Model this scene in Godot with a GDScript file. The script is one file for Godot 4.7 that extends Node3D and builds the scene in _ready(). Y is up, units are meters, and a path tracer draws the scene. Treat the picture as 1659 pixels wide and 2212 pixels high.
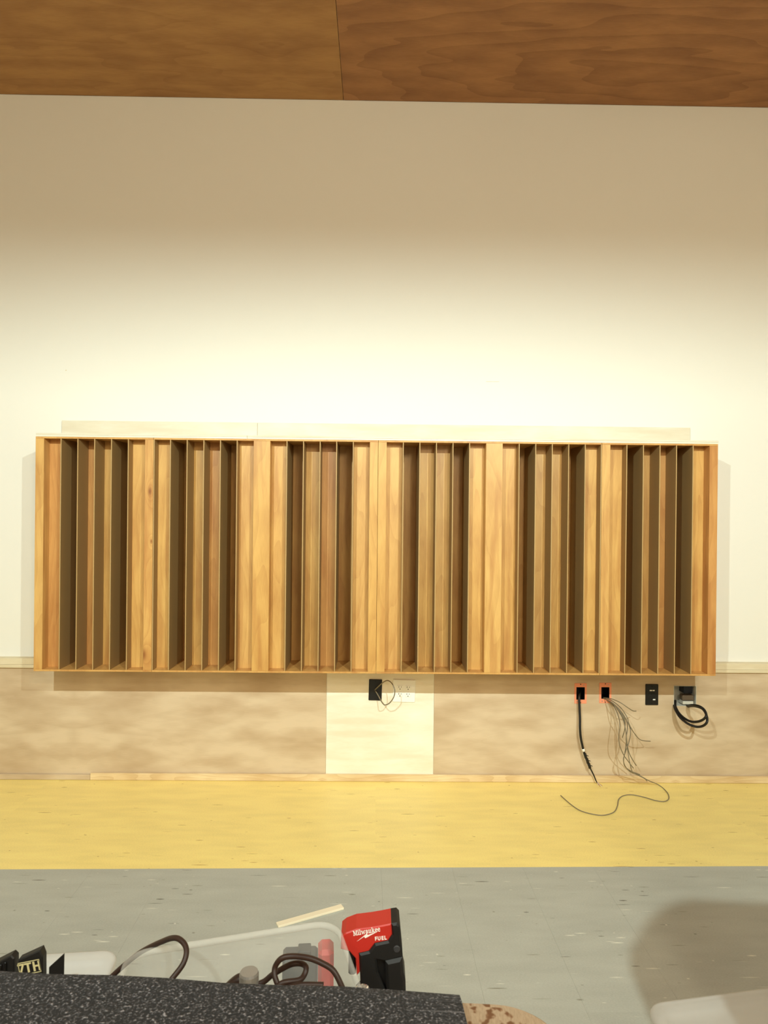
extends Node3D
# A wall with a row of slatted wood sound diffusers, seen across a low cart and a bench. Metres, y up; the back wall's face is z = 0 and the camera looks along -z.

var M := {}
var used := {}
var rng := RandomNumberGenerator.new()

func _ready() -> void:
	rng.seed = 7
	set_camera_and_light()
	make_materials()
	build_shell()
	build_diffusers()
	build_wall_fittings()
	build_cables()
	build_foreground()
	build_behind_camera()

# ---------------------------------------------------------------- camera and light
func set_camera_and_light() -> void:
	var cam := Camera3D.new()
	cam.name = "camera"
	cam.keep_aspect = Camera3D.KEEP_HEIGHT
	cam.fov = rad_to_deg(2.0 * atan(1106.0 / 1480.0))
	cam.near = 0.05
	cam.far = 60.0
	cam.transform = Transform3D(Basis(Vector3.UP, -0.0124) * Basis(Vector3.RIGHT, -0.0015) * Basis(Vector3.BACK, 0.0100), Vector3(-0.0146, 1.5265, 3.9034))
	var optics := CameraAttributesPhysical.new()   # a phone's lens: far things sharp, the bench a little soft
	optics.frustum_focal_length = 12.0 * 1480.0 / 1106.0
	optics.frustum_focus_distance = 3.5
	optics.frustum_near = 0.05
	optics.frustum_far = 60.0
	optics.exposure_aperture = 8.0
	cam.attributes = optics
	add_child(cam)
	cam.current = true
	var e := Environment.new()
	e.background_mode = Environment.BG_COLOR
	e.background_color = Color(0, 0, 0)
	e.tonemap_mode = Environment.TONE_MAPPER_LINEAR
	e.tonemap_exposure = 1.0
	e.sdfgi_enabled = true
	e.ssao_enabled = true
	e.ssil_enabled = true
	var we := WorldEnvironment.new()
	we.name = "environment"
	we.environment = e
	add_child(we)

const SPOT_ENERGY := 12.6
const SPOT_ANGLE := 48.0
const SPOT_BLEND := 1.0
const SPOT_COLOR := Color(0.935, 1.0, 0.965)
const VISOR_TILT := 0.0
const VISOR_DROP := 0.0835
const GLOBE_ENERGY := 2.95
const GLOBE_COLOR := Color(1.0, 0.95, 0.83)

# ---------------------------------------------------------------- bookkeeping
func numbered(called: String) -> String:
	used[called] = used.get(called, 0) + 1
	return called if used[called] == 1 else "%s_%03d" % [called, used[called] - 1]

func tag(o: Node, label: String, category: String, group := "") -> Node:
	o.set_meta("label", label)
	o.set_meta("category", category)
	if group != "":
		o.set_meta("group", group)
	return o

func thing(called: String, label: String, category: String, at := Vector3.ZERO, turn := 0.0, group := "") -> Node3D:
	var o := Node3D.new()
	o.name = numbered(called)
	o.position = at
	o.rotation.y = turn
	add_child(o)
	tag(o, label, category, group)
	return o

func put(called: String, mesh: Mesh, mat: Material, parent: Node = null, at := Vector3.ZERO) -> MeshInstance3D:
	var o := MeshInstance3D.new()
	o.mesh = mesh
	o.material_override = mat
	o.position = at
	if parent == null:
		o.name = numbered(called)
		add_child(o)
	else:
		o.name = called
		parent.add_child(o, true)
	return o

func struct(called: String, mesh: Mesh, mat: Material, at := Vector3.ZERO) -> MeshInstance3D:
	var o := MeshInstance3D.new()
	o.mesh = mesh
	o.material_override = mat
	o.position = at
	o.name = called
	add_child(o)
	o.set_meta("kind", "structure")
	return o

# ---------------------------------------------------------------- shapes
func new_st(smooth := false) -> SurfaceTool:
	var st := SurfaceTool.new()
	st.begin(Mesh.PRIMITIVE_TRIANGLES)
	st.set_smooth_group(0 if smooth else -1)
	return st

func done(st: SurfaceTool) -> ArrayMesh:
	st.generate_normals()
	return st.commit()

# a flat convex polygon; outward says which way it faces
func face(st: SurfaceTool, pts: Array, outward: Vector3, off := Vector2.ZERO, swap := false) -> void:
	var n: Vector3 = (pts[1] - pts[0]).cross(pts[2] - pts[0])
	if n.dot(outward) > 0.0:
		pts = pts.duplicate()
		pts.reverse()
	var a := outward.abs()
	for k in range(1, pts.size() - 1):
		for p: Vector3 in [pts[0], pts[k], pts[k + 1]]:
			var uv := Vector2(p.x, p.y)
			if a.x > a.y and a.x > a.z:
				uv = Vector2(p.z, p.y)
			elif a.y > a.z:
				uv = Vector2(p.x, p.z)
			if swap:
				uv = Vector2(uv.y, uv.x)
			st.set_uv(uv + off)
			st.add_vertex(p)

# a box with chamfered edges, centred; texture coordinates in metres
func box(size: Vector3, b := 0.0, off := Vector2.ZERO, swap := false) -> ArrayMesh:
	var st := new_st()
	add_box(st, size, Vector3.ZERO, b, off, swap)
	return done(st)

func add_box(st: SurfaceTool, size: Vector3, at: Vector3, b := 0.0, off := Vector2.ZERO, swap := false) -> void:
	var h := size * 0.5
	b = minf(b, minf(h.x, minf(h.y, h.z)) * 0.9)
	for ax in 3:
		var u := (ax + 1) % 3
		var v := (ax + 2) % 3
		for s: float in [-1.0, 1.0]:
			var pts := []
			for q: Array in [[-1, -1], [1, -1], [1, 1], [-1, 1]]:
				var p := Vector3.ZERO
				p[ax] = s * h[ax]
				p[u] = q[0] * (h[u] - b)
				p[v] = q[1] * (h[v] - b)
				pts.append(p + at)
			var n := Vector3.ZERO
			n[ax] = s
			face(st, pts, n, off, swap)
	if b <= 0.0:
		return
	for ax in 3:
		var u := (ax + 1) % 3
		var v := (ax + 2) % 3
		for su: float in [-1.0, 1.0]:
			for sv: float in [-1.0, 1.0]:
				var pts := []
				for q: Array in [[-1, 0], [1, 0], [1, 1], [-1, 1]]:
					var p := Vector3.ZERO
					p[ax] = q[0] * (h[ax] - b)
					p[u] = su * (h[u] - (b if q[1] == 1 else 0.0))
					p[v] = sv * (h[v] - (b if q[1] == 0 else 0.0))
					pts.append(p + at)
				var n := Vector3.ZERO
				n[u] = su
				n[v] = sv * 1.001
				face(st, pts, n, off, swap)
	for sx: float in [-1.0, 1.0]:
		for sy: float in [-1.0, 1.0]:
			for sz: float in [-1.0, 1.0]:
				face(st, [at + Vector3(sx * h.x, sy * (h.y - b), sz * (h.z - b)), at + Vector3(sx * (h.x - b), sy * h.y, sz * (h.z - b)), at + Vector3(sx * (h.x - b), sy * (h.y - b), sz * h.z)], Vector3(sx, sy, sz * 1.01), off, swap)

# a slab from lo to hi with rectangular holes right through it along z; each hole is a Rect2 in x, y
func holed_slab(lo: Vector3, hi: Vector3, holes: Array, off := Vector2.ZERO, swap := false) -> ArrayMesh:
	var st := new_st()
	var xs := [lo.x, hi.x]
	var ys := [lo.y, hi.y]
	for r: Rect2 in holes:
		xs.append_array([r.position.x, r.end.x])
		ys.append_array([r.position.y, r.end.y])
	xs.sort()
	ys.sort()
	var solid := func(i: int, j: int) -> bool:
		if i < 0 or j < 0 or i >= xs.size() - 1 or j >= ys.size() - 1:
			return false
		var c := Vector2((xs[i] + xs[i + 1]) * 0.5, (ys[j] + ys[j + 1]) * 0.5)
		for r: Rect2 in holes:
			if r.has_point(c):
				return false
		return true
	for i in xs.size() - 1:
		for j in ys.size() - 1:
			if not solid.call(i, j) or xs[i + 1] - xs[i] < 1e-6 or ys[j + 1] - ys[j] < 1e-6:
				continue
			var x0: float = xs[i]
			var x1: float = xs[i + 1]
			var y0: float = ys[j]
			var y1: float = ys[j + 1]
			face(st, [Vector3(x0, y0, hi.z), Vector3(x1, y0, hi.z), Vector3(x1, y1, hi.z), Vector3(x0, y1, hi.z)], Vector3.BACK, off, swap)
			face(st, [Vector3(x0, y0, lo.z), Vector3(x1, y0, lo.z), Vector3(x1, y1, lo.z), Vector3(x0, y1, lo.z)], Vector3.FORWARD, off, swap)
			if not solid.call(i - 1, j):
				face(st, [Vector3(x0, y0, lo.z), Vector3(x0, y1, lo.z), Vector3(x0, y1, hi.z), Vector3(x0, y0, hi.z)], Vector3.LEFT, off, swap)
			if not solid.call(i + 1, j):
				face(st, [Vector3(x1, y0, lo.z), Vector3(x1, y1, lo.z), Vector3(x1, y1, hi.z), Vector3(x1, y0, hi.z)], Vector3.RIGHT, off, swap)
			if not solid.call(i, j - 1):
				face(st, [Vector3(x0, y0, lo.z), Vector3(x1, y0, lo.z), Vector3(x1, y0, hi.z), Vector3(x0, y0, hi.z)], Vector3.DOWN, off, swap)
			if not solid.call(i, j + 1):
				face(st, [Vector3(x0, y1, lo.z), Vector3(x1, y1, lo.z), Vector3(x1, y1, hi.z), Vector3(x0, y1, hi.z)], Vector3.UP, off, swap)
	return done(st)

# a skin over rings of equal length
func add_loft(st: SurfaceTool, rings: Array, closed := true) -> void:
	var n: int = rings[0].size()
	for i in rings.size() - 1:
		for k in (n if closed else n - 1):
			var k2 := (k + 1) % n
			var a: Vector3 = rings[i][k]
			var b: Vector3 = rings[i][k2]
			var c: Vector3 = rings[i + 1][k2]
			var d: Vector3 = rings[i + 1][k]
			var l := float(rings.size() - 1)
			for q: Array in [[a, k, i], [c, k + 1, i + 1], [b, k + 1, i], [a, k, i], [d, k, i + 1], [c, k + 1, i + 1]]:
				st.set_uv(Vector2(float(q[1]) / n, float(q[2]) / l))
				st.add_vertex(q[0])

func add_cap(st: SurfaceTool, ring: Array, flip := false) -> void:
	var c := Vector3.ZERO
	for p: Vector3 in ring:
		c += p / ring.size()
	for k in ring.size():
		var tri := [c, ring[k], ring[(k + 1) % ring.size()]]
		if flip:
			tri.reverse()
		for p: Vector3 in tri:
			st.set_uv(Vector2(p.x, p.z))
			st.add_vertex(p)

func smooth_line(pts: Array, steps := 6) -> Array:
	var out := []
	for i in pts.size() - 1:
		var p0: Vector3 = pts[maxi(i - 1, 0)]
		var p1: Vector3 = pts[i]
		var p2: Vector3 = pts[i + 1]
		var p3: Vector3 = pts[mini(i + 2, pts.size() - 1)]
		for s in steps:
			var t := float(s) / steps
			out.append(0.5 * ((2.0 * p1) + (p2 - p0) * t + (2.0 * p0 - 5.0 * p1 + 4.0 * p2 - p3) * t * t + (3.0 * p1 - p0 - 3.0 * p2 + p3) * t * t * t))
	out.append(pts[-1])
	return out

func add_tube(st: SurfaceTool, line: Array, radius: float, sides := 8, end_radius := -1.0) -> void:
	if end_radius < 0.0:
		end_radius = radius
	var t0: Vector3 = (line[1] - line[0]).normalized()
	var n: Vector3 = t0.cross(Vector3.UP if absf(t0.y) < 0.9 else Vector3.RIGHT).normalized()
	var rings := []
	for i in line.size():
		var t: Vector3 = (line[mini(i + 1, line.size() - 1)] - line[maxi(i - 1, 0)]).normalized()
		n = (n - t * n.dot(t)).normalized()
		var b := t.cross(n)
		var r := lerpf(radius, end_radius, float(i) / (line.size() - 1))
		var ring := []
		for k in sides:
			var a := TAU * k / sides
			ring.append(line[i] + (n * cos(a) + b * sin(a)) * r)
		rings.append(ring)
	add_loft(st, rings)
	add_cap(st, rings[0], false)
	add_cap(st, rings[-1], true)

func tube(pts: Array, radius: float, sides := 8, steps := 6, end_radius := -1.0) -> ArrayMesh:
	var st := new_st(true)
	add_tube(st, smooth_line(pts, steps) if steps > 1 else pts, radius, sides, end_radius)
	return done(st)

# a profile of (radius, height) turned about y
func lathe(profile: Array, sides := 24, smooth := false) -> ArrayMesh:
	var st := new_st(smooth)
	var rings := []
	for p: Vector2 in profile:
		var ring := []
		for k in sides:
			var a := TAU * k / sides
			ring.append(Vector3(cos(a) * p.x, p.y, sin(a) * p.x))
		rings.append(ring)
	add_loft(st, rings)
	return done(st)

func round_rect(w: float, d: float, r: float, y: float, n := 5) -> Array:
	var out := []
	for q in 4:
		var cx := (w * 0.5 - r) * (1.0 if q == 0 or q == 3 else -1.0)
		var cz := (d * 0.5 - r) * (1.0 if q < 2 else -1.0)
		for k in n + 1:
			var a := PI * 0.5 * (q + float(k) / n)
			out.append(Vector3(cx + cos(a) * r, y, cz + sin(a) * r))
	return out

# a flat outline in x, y given a thickness along z, with a rounded-over rim
func extrude(poly: PackedVector2Array, depth: float, bevel: float) -> ArrayMesh:
	var st := new_st()
	if Geometry2D.is_polygon_clockwise(poly):
		poly.reverse()
	var n := poly.size()
	var inset := PackedVector2Array()
	for i in n:
		var e0 := (poly[i] - poly[(i + n - 1) % n]).normalized()
		var e1 := (poly[(i + 1) % n] - poly[i]).normalized()
		var m := (Vector2(-e0.y, e0.x) + Vector2(-e1.y, e1.x))
		m = m.normalized() / maxf(0.6, m.length() * 0.5)
		inset.append(poly[i] + m * bevel)
	var h := depth * 0.5
	var rings := []
	for q: Array in [[inset, -h], [poly, -h + bevel], [poly, h - bevel], [inset, h]]:
		var ring := []
		for p: Vector2 in q[0]:
			ring.append(Vector3(p.x, p.y, q[1]))
		rings.append(ring)
	rings.reverse()
	add_loft(st, rings)
	var tri := Geometry2D.triangulate_polygon(inset)
	for k in range(0, tri.size(), 3):
		for s: float in [-1.0, 1.0]:
			face(st, [Vector3(inset[tri[k]].x, inset[tri[k]].y, s * h), Vector3(inset[tri[k + 1]].x, inset[tri[k + 1]].y, s * h), Vector3(inset[tri[k + 2]].x, inset[tri[k + 2]].y, s * h)], Vector3(0, 0, s))
	return done(st)

func text(words: String, height: float, depth := 0.0006, bold := true, slant := false, face_name := "Droid Sans") -> TextMesh:
	var t := TextMesh.new()
	var f := SystemFont.new()
	f.font_names = PackedStringArray([face_name])
	f.font_weight = 700 if bold else 400
	f.font_italic = slant
	t.font = f
	t.text = words
	t.font_size = 64
	t.pixel_size = height / 46.0
	t.depth = depth
	t.curve_step = 2.0
	return t

# ---------------------------------------------------------------- textures
func noise(s: int, freq: float, octaves := 3) -> FastNoiseLite:
	var f := FastNoiseLite.new()
	f.seed = s
	f.noise_type = FastNoiseLite.TYPE_SIMPLEX_SMOOTH
	f.frequency = freq
	f.fractal_type = FastNoiseLite.FRACTAL_FBM
	f.fractal_octaves = octaves
	return f

func image_texture(w: int, h: int, data: PackedByteArray) -> ImageTexture:
	return ImageTexture.create_from_image(Image.create_from_data(w, h, false, Image.FORMAT_RGB8, data))

# wood: u runs across the grain and v along it; wm, hm are the metres that the picture covers
func wood(w: int, h: int, wm: float, hm: float, s: int, pale: Color, dark: Color, rings: float, bend: float, ring_share: float, fibre_share: float, blotch_share: float, streak := Color(0, 0, 0, 0), mirror := false, knots := [], figure := []) -> ImageTexture:
	var big := noise(s, 1.0, 2)
	var blot := noise(s + 1, 1.0, 3)
	var fib := noise(s + 2, 1.0, 2)
	var red := noise(s + 3, 1.0, 3)
	var data := PackedByteArray()
	data.resize(w * h * 3)
	var at := 0
	for j in h:
		var v := float(j) / h * hm
		if mirror:
			v = absf(v - hm * 0.5)
		for i in w:
			var u := float(i) / w * wm
			if mirror:
				u = absf(u - wm * 0.5)
			var g := u * rings + bend * big.get_noise_2d(u * 5.0, v * 0.9 + 3.0)
			if figure:
				g = bend * 0.25 * big.get_noise_2d(u * 5.0, v * 0.9 + 3.0) + 1.7 * sqrt(pow((u - figure[0]) / figure[2], 2.0) + pow((v - figure[1]) / figure[3], 2.0))
			var near := 0.0
			for q: Array in knots:
				var d2 := pow((u - q[0]) / q[2], 2.0) + pow((v - q[1]) / (q[2] * 2.2), 2.0)
				g += 2.5 * exp(-d2 * 0.25)
				near = maxf(near, exp(-d2 * 1.6))
			var line := g - floorf(g)
			line = line * line
			var f := fib.get_noise_2d(u * 420.0, v * 14.0)
			var b := blot.get_noise_2d(u * 7.0 + 9.0, v * 2.4)
			var k := clampf(0.35 + ring_share * (line - 0.4) + fibre_share * f + blotch_share * b, 0.0, 1.0)
			var c := pale.lerp(dark, k)
			if streak.a > 0.0:
				var q := clampf((red.get_noise_2d(u * 9.0, v * 0.7 + 20.0) - 0.22) * 4.0, 0.0, 1.0) * streak.a
				c = c.lerp(Color(streak.r, streak.g, streak.b), q)
			if near > 0.0:
				c = c.lerp(Color(0.50, 0.29, 0.15), near * 0.7)
			data[at] = int(c.r * 255.0)
			data[at + 1] = int(c.g * 255.0)
			data[at + 2] = int(c.b * 255.0)
			at += 3
	return image_texture(w, h, data)

# vinyl composition tile: an even ground with short marbling dashes that run along u
func vinyl(w: int, h: int, s: int, ground: Color, darks: Array, lights: Array, n_dark: int, n_light: int, mottle: float) -> ImageTexture:
	var r := RandomNumberGenerator.new()
	r.seed = s
	var lump := noise(s, 0.012, 3)
	var fine := noise(s + 1, 0.35, 2)
	var im := Image.create(w, h, false, Image.FORMAT_RGB8)
	for j in h:
		for i in w:
			var k := 1.0 + mottle * lump.get_noise_2d(i * 0.4, j * 1.6) + 0.035 * fine.get_noise_2d(i * 0.5, j)
			im.set_pixel(i, j, Color(minf(ground.r * k, 1.0), minf(ground.g * k, 1.0), minf(ground.b * k, 1.0)))
	for q in n_dark + n_light:
		var light := q >= n_dark
		var set_: Array = lights if light else darks
		var c: Color = set_[r.randi() % set_.size()]
		var length := int(5 + 38 * pow(r.randf(), 1.8))
		var x := r.randi() % w
		var y := r.randi() % h
		var strength := r.randf_range(0.25, 0.95)
		var thick := 1 + r.randi() % 4
		for a in length:
			var t := 1.0 - absf(float(a) / length * 2.0 - 1.0)
			for b in thick:
				var px := (x + a) % w
				var py := (y + b + int(a * r.randf_range(-0.02, 0.02))) % h
				if py < 0:
					py += h
				im.set_pixel(px, py, im.get_pixel(px, py).lerp(c, strength * pow(t, 0.6) * (1.0 - absf((b + 0.5) / thick * 2.0 - 1.0) * 0.6)))
	return ImageTexture.create_from_image(im)

func speckle(w: int, s: int, lo: Color, hi: Color, cell: float) -> Array:
	var n1 := noise(s, 1.0 / cell, 2)
	var n2 := noise(s + 5, 0.45 / cell, 2)
	var im := Image.create(w, w, false, Image.FORMAT_RGB8)
	var hm := Image.create(w, w, false, Image.FORMAT_RGB8)
	for j in w:
		for i in w:
			# both patterns fade into their own copy one width away, so that the picture tiles
			var a := float(i) / w
			var b := float(j) / w
			var v := 0.0
			for q: Array in [[i, j, (1.0 - a) * (1.0 - b)], [i - w, j, a * (1.0 - b)], [i, j - w, (1.0 - a) * b], [i - w, j - w, a * b]]:
				v += q[2] * (0.75 * n1.get_noise_2d(q[0], q[1]) + 0.45 * n2.get_noise_2d(q[0], q[1]))
			v /= sqrt(((1.0 - a) * (1.0 - a) + a * a) * ((1.0 - b) * (1.0 - b) + b * b))
			var k := pow(clampf(0.42 + v, 0.0, 1.0), 2.6)
			im.set_pixel(i, j, lo.lerp(hi, k))
			hm.set_pixel(i, j, Color(k, k, k))
	return [ImageTexture.create_from_image(im), ImageTexture.create_from_image(hm)]

func mat(called: String, c: Color, rough := 0.6, metal := 0.0, tex: Texture2D = null, scale := Vector2.ONE) -> StandardMaterial3D:
	var m := StandardMaterial3D.new()
	m.resource_name = called
	m.albedo_color = c
	m.roughness = rough
	m.metallic = metal
	if tex:
		m.albedo_texture = tex
		m.uv1_scale = Vector3(scale.x, scale.y, 1.0)
	M[called] = m
	return m

func make_materials() -> void:
	var alder := wood(1024, 1024, 0.9, 1.6, 11, Color(0.89, 0.73, 0.47), Color(0.75, 0.56, 0.33), 20.0, 2.2, 0.26, 0.22, 0.42, Color(0.66, 0.43, 0.24, 0.30))
	var alder_uv := Vector2(1.0 / 0.9, 1.0 / 1.6)
	var knotty := wood(256, 1024, 0.10, 1.3, 15, Color(0.89, 0.73, 0.47), Color(0.74, 0.53, 0.31), 30.0, 2.0, 0.30, 0.2, 0.5, Color(0.66, 0.43, 0.24, 0.30), false, [[0.055, 0.98, 0.011], [0.03, 0.13, 0.016], [0.065, 0.72, 0.006]])
	mat("board_knotty", Color(0.96, 0.91, 0.83), 0.42, 0.0, knotty, Vector2(10.0, 1.0 / 1.3))
	# boards of different logs: honey, pale, reddish, brown
	mat("board_honey", Color(0.98, 0.945, 0.85), 0.42, 0.0, alder, alder_uv)
	mat("board_pale", Color(0.99, 0.965, 0.90), 0.42, 0.0, alder, alder_uv)
	mat("board_red", Color(0.93, 0.84, 0.76), 0.42, 0.0, alder, alder_uv)
	mat("board_brown", Color(0.90, 0.84, 0.74), 0.45, 0.0, alder, alder_uv)
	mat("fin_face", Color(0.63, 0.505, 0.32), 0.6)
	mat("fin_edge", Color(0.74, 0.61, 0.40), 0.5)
	mat("plate_wood", Color(0.97, 0.92, 0.84), 0.45, 0.0, alder, Vector2(1.0 / 1.6, 1.0 / 0.9))
	var birch := wood(512, 1024, 0.8, 1.6, 31, Color(0.975, 0.955, 0.905), Color(0.91, 0.865, 0.77), 9.0, 2.2, 0.10, 0.20, 0.45, Color(0.85, 0.78, 0.66, 0.25), true)
	var birch_uv := Vector2(1.0 / 0.8, 1.0 / 1.6)
	mat("raw_birch", Color(1, 1, 1), 0.55, 0.0, birch, birch_uv)
	mat("cap_ply", Color(0.925, 0.92, 0.90), 0.6, 0.0, birch, birch_uv)
	mat("trim_ply", Color(0.92, 0.89, 0.82), 0.6, 0.0, birch, birch_uv)
	var maple := wood(768, 1024, 1.3, 2.6, 41, Color(0.84, 0.76, 0.65), Color(0.73, 0.63, 0.51), 4.0, 2.0, 0.10, 0.14, 0.75, Color(0, 0, 0, 0), true)
	mat("wainscot", Color(1, 1, 1), 0.5, 0.0, maple, Vector2(1.0 / 1.3, 1.0 / 2.6))
	var pine := wood(256, 1024, 0.2, 2.0, 51, Color(0.93, 0.84, 0.68), Color(0.77, 0.63, 0.44), 26.0, 3.0, 0.30, 0.20, 0.40, Color(0, 0, 0, 0), true)
	mat("base_wood", Color(1, 1, 1), 0.5, 0.0, pine, Vector2(1.0 / 0.2, 1.0 / 2.0))
	var lauan := wood(640, 1024, 1.25, 2.5, 61, Color(0.71, 0.52, 0.29), Color(0.56, 0.37, 0.18), 3.0, 1.6, 0.22, 0.20, 0.45, Color(0, 0, 0, 0), true)
	var sawn := wood(640, 1024, 1.25, 2.5, 65, Color(0.68, 0.47, 0.27), Color(0.50, 0.315, 0.16), 3.0, 3.0, 0.36, 0.20, 0.35, Color(0, 0, 0, 0), false, [], [0.30, 1.62, 0.17, 0.62])
	mat("ceiling_gold", Color(1, 1, 1), 0.6, 0.0, lauan, Vector2(1.0 / 1.25, 1.0 / 2.5))
	mat("ceiling_brown", Color(1, 1, 1), 0.6, 0.0, sawn, Vector2(1.0 / 1.25, 1.0 / 2.5))
	mat("drywall", Color(0.93, 0.92, 0.885), 0.75)
	mat("side_wall", Color(0.91, 0.90, 0.87), 0.8)
	var yellow := vinyl(1024, 1024, 71, Color(0.985, 0.895, 0.565), [Color(0.55, 0.42, 0.2), Color(0.7, 0.55, 0.3)], [Color(0.98, 0.88, 0.6)], 150, 90, 0.04)
	var grey := vinyl(1024, 1024, 81, Color(0.70, 0.71, 0.68), [Color(0.25, 0.25, 0.22), Color(0.45, 0.44, 0.38)], [Color(0.97, 0.96, 0.90)], 150, 170, 0.04)
	for a: Array in [["tile_yellow", yellow], ["tile_grey", grey]]:
		var m := mat(a[0], Color(1, 1, 1), 0.42, 0.0, a[1])
		m.uv1_triplanar = true
		m.uv1_world_triplanar = true
		m.uv1_scale = Vector3(0.55, 0.55, 0.55)
	mat("subfloor", Color(0.25, 0.24, 0.22), 0.9)
	mat("black_plastic", Color(0.035, 0.035, 0.04), 0.4)
	mat("black_rubber", Color(0.05, 0.045, 0.045), 0.5)
	mat("white_plastic", Color(0.97, 0.97, 0.95), 0.35)
	mat("slot", Color(0.12, 0.11, 0.1), 0.7)
	mat("orange_plastic", Color(0.94, 0.60, 0.46), 0.5)
	mat("steel", Color(0.72, 0.72, 0.72), 0.42, 0.85)
	mat("galvanised", Color(0.83, 0.82, 0.78), 0.5, 0.1)
	mat("clamp_brown", Color(0.40, 0.34, 0.28), 0.5, 0.3)
	mat("chrome", Color(0.9, 0.9, 0.9), 0.12, 1.0)
	mat("navy", Color(0.04, 0.08, 0.16), 0.6)
	mat("grey_jacket", Color(0.50, 0.46, 0.38), 0.5)
	mat("brown_rubber", Color(0.20, 0.12, 0.085), 0.5)
	mat("copper", Color(0.72, 0.42, 0.25), 0.4, 0.6)
	mat("tool_red", Color(0.74, 0.17, 0.13), 0.42)
	mat("tool_black", Color(0.06, 0.06, 0.065), 0.55)
	mat("tool_grey", Color(0.20, 0.20, 0.21), 0.5)
	mat("print_white", Color(0.96, 0.95, 0.93), 0.5)
	mat("print_cream", Color(0.86, 0.82, 0.62), 0.5)
	mat("pale_offcut", Color(0.96, 0.91, 0.80), 0.6)
	var sp := speckle(512, 91, Color(0.15, 0.157, 0.17), Color(0.62, 0.62, 0.65), 10.0)
	var carpet := mat("carpet", Color(1, 1, 1), 0.95, 0.0, sp[0])
	carpet.uv1_triplanar = true
	carpet.uv1_scale = Vector3(3.6, 3.6, 3.6)
	carpet.heightmap_enabled = true
	carpet.heightmap_texture = sp[1]
	carpet.heightmap_scale = 0.25
	var stain := noise(17, 1.0, 3)
	var im := Image.create(256, 256, false, Image.FORMAT_RGB8)
	for j in 256:
		for i in 256:
			var k := clampf((stain.get_noise_2d(i * 0.035, j * 0.035) - 0.18) * 5.0, 0.0, 1.0)
			var f := 0.06 * stain.get_noise_2d(i * 0.3, j * 0.06)
			im.set_pixel(i, j, Color(0.70 + f, 0.62 + f, 0.52 + f).lerp(Color(0.42, 0.27, 0.16), k * 0.85))
	mat("bench_top", Color(1, 1, 1), 0.6, 0.0, ImageTexture.create_from_image(im), Vector2(4, 4))
	mat("cart_top", Color(0.55, 0.50, 0.43), 0.7)
	for a: Array in [["clear_plastic", 0.11, Color(0.96, 0.96, 0.94)], ["milky_plastic", 0.55, Color(0.93, 0.93, 0.92)], ["rim_plastic", 0.20, Color(0.96, 0.96, 0.94)], ["haze_plastic", 0.36, Color(0.90, 0.90, 0.90)]]:
		var m := mat(a[0], Color(a[2].r, a[2].g, a[2].b, a[1]), 0.35)
		m.transparency = BaseMaterial3D.TRANSPARENCY_ALPHA
	mat("metal_black", Color(0.05, 0.05, 0.05), 0.45, 0.4)
	var glow := mat("lamp_glass", Color(1, 1, 1), 0.5)
	glow.emission_enabled = true
	glow.emission = Color(1.0, 0.96, 0.88)
	glow.emission_energy_multiplier = 6.0
	var glow2 := mat("globe_glass", Color(1, 1, 1), 0.5)
	glow2.emission_enabled = true
	glow2.emission = GLOBE_COLOR
	glow2.emission_energy_multiplier = 1.0

# ---------------------------------------------------------------- the room
const CEIL := 3.86
const WAIN := 0.03

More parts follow.
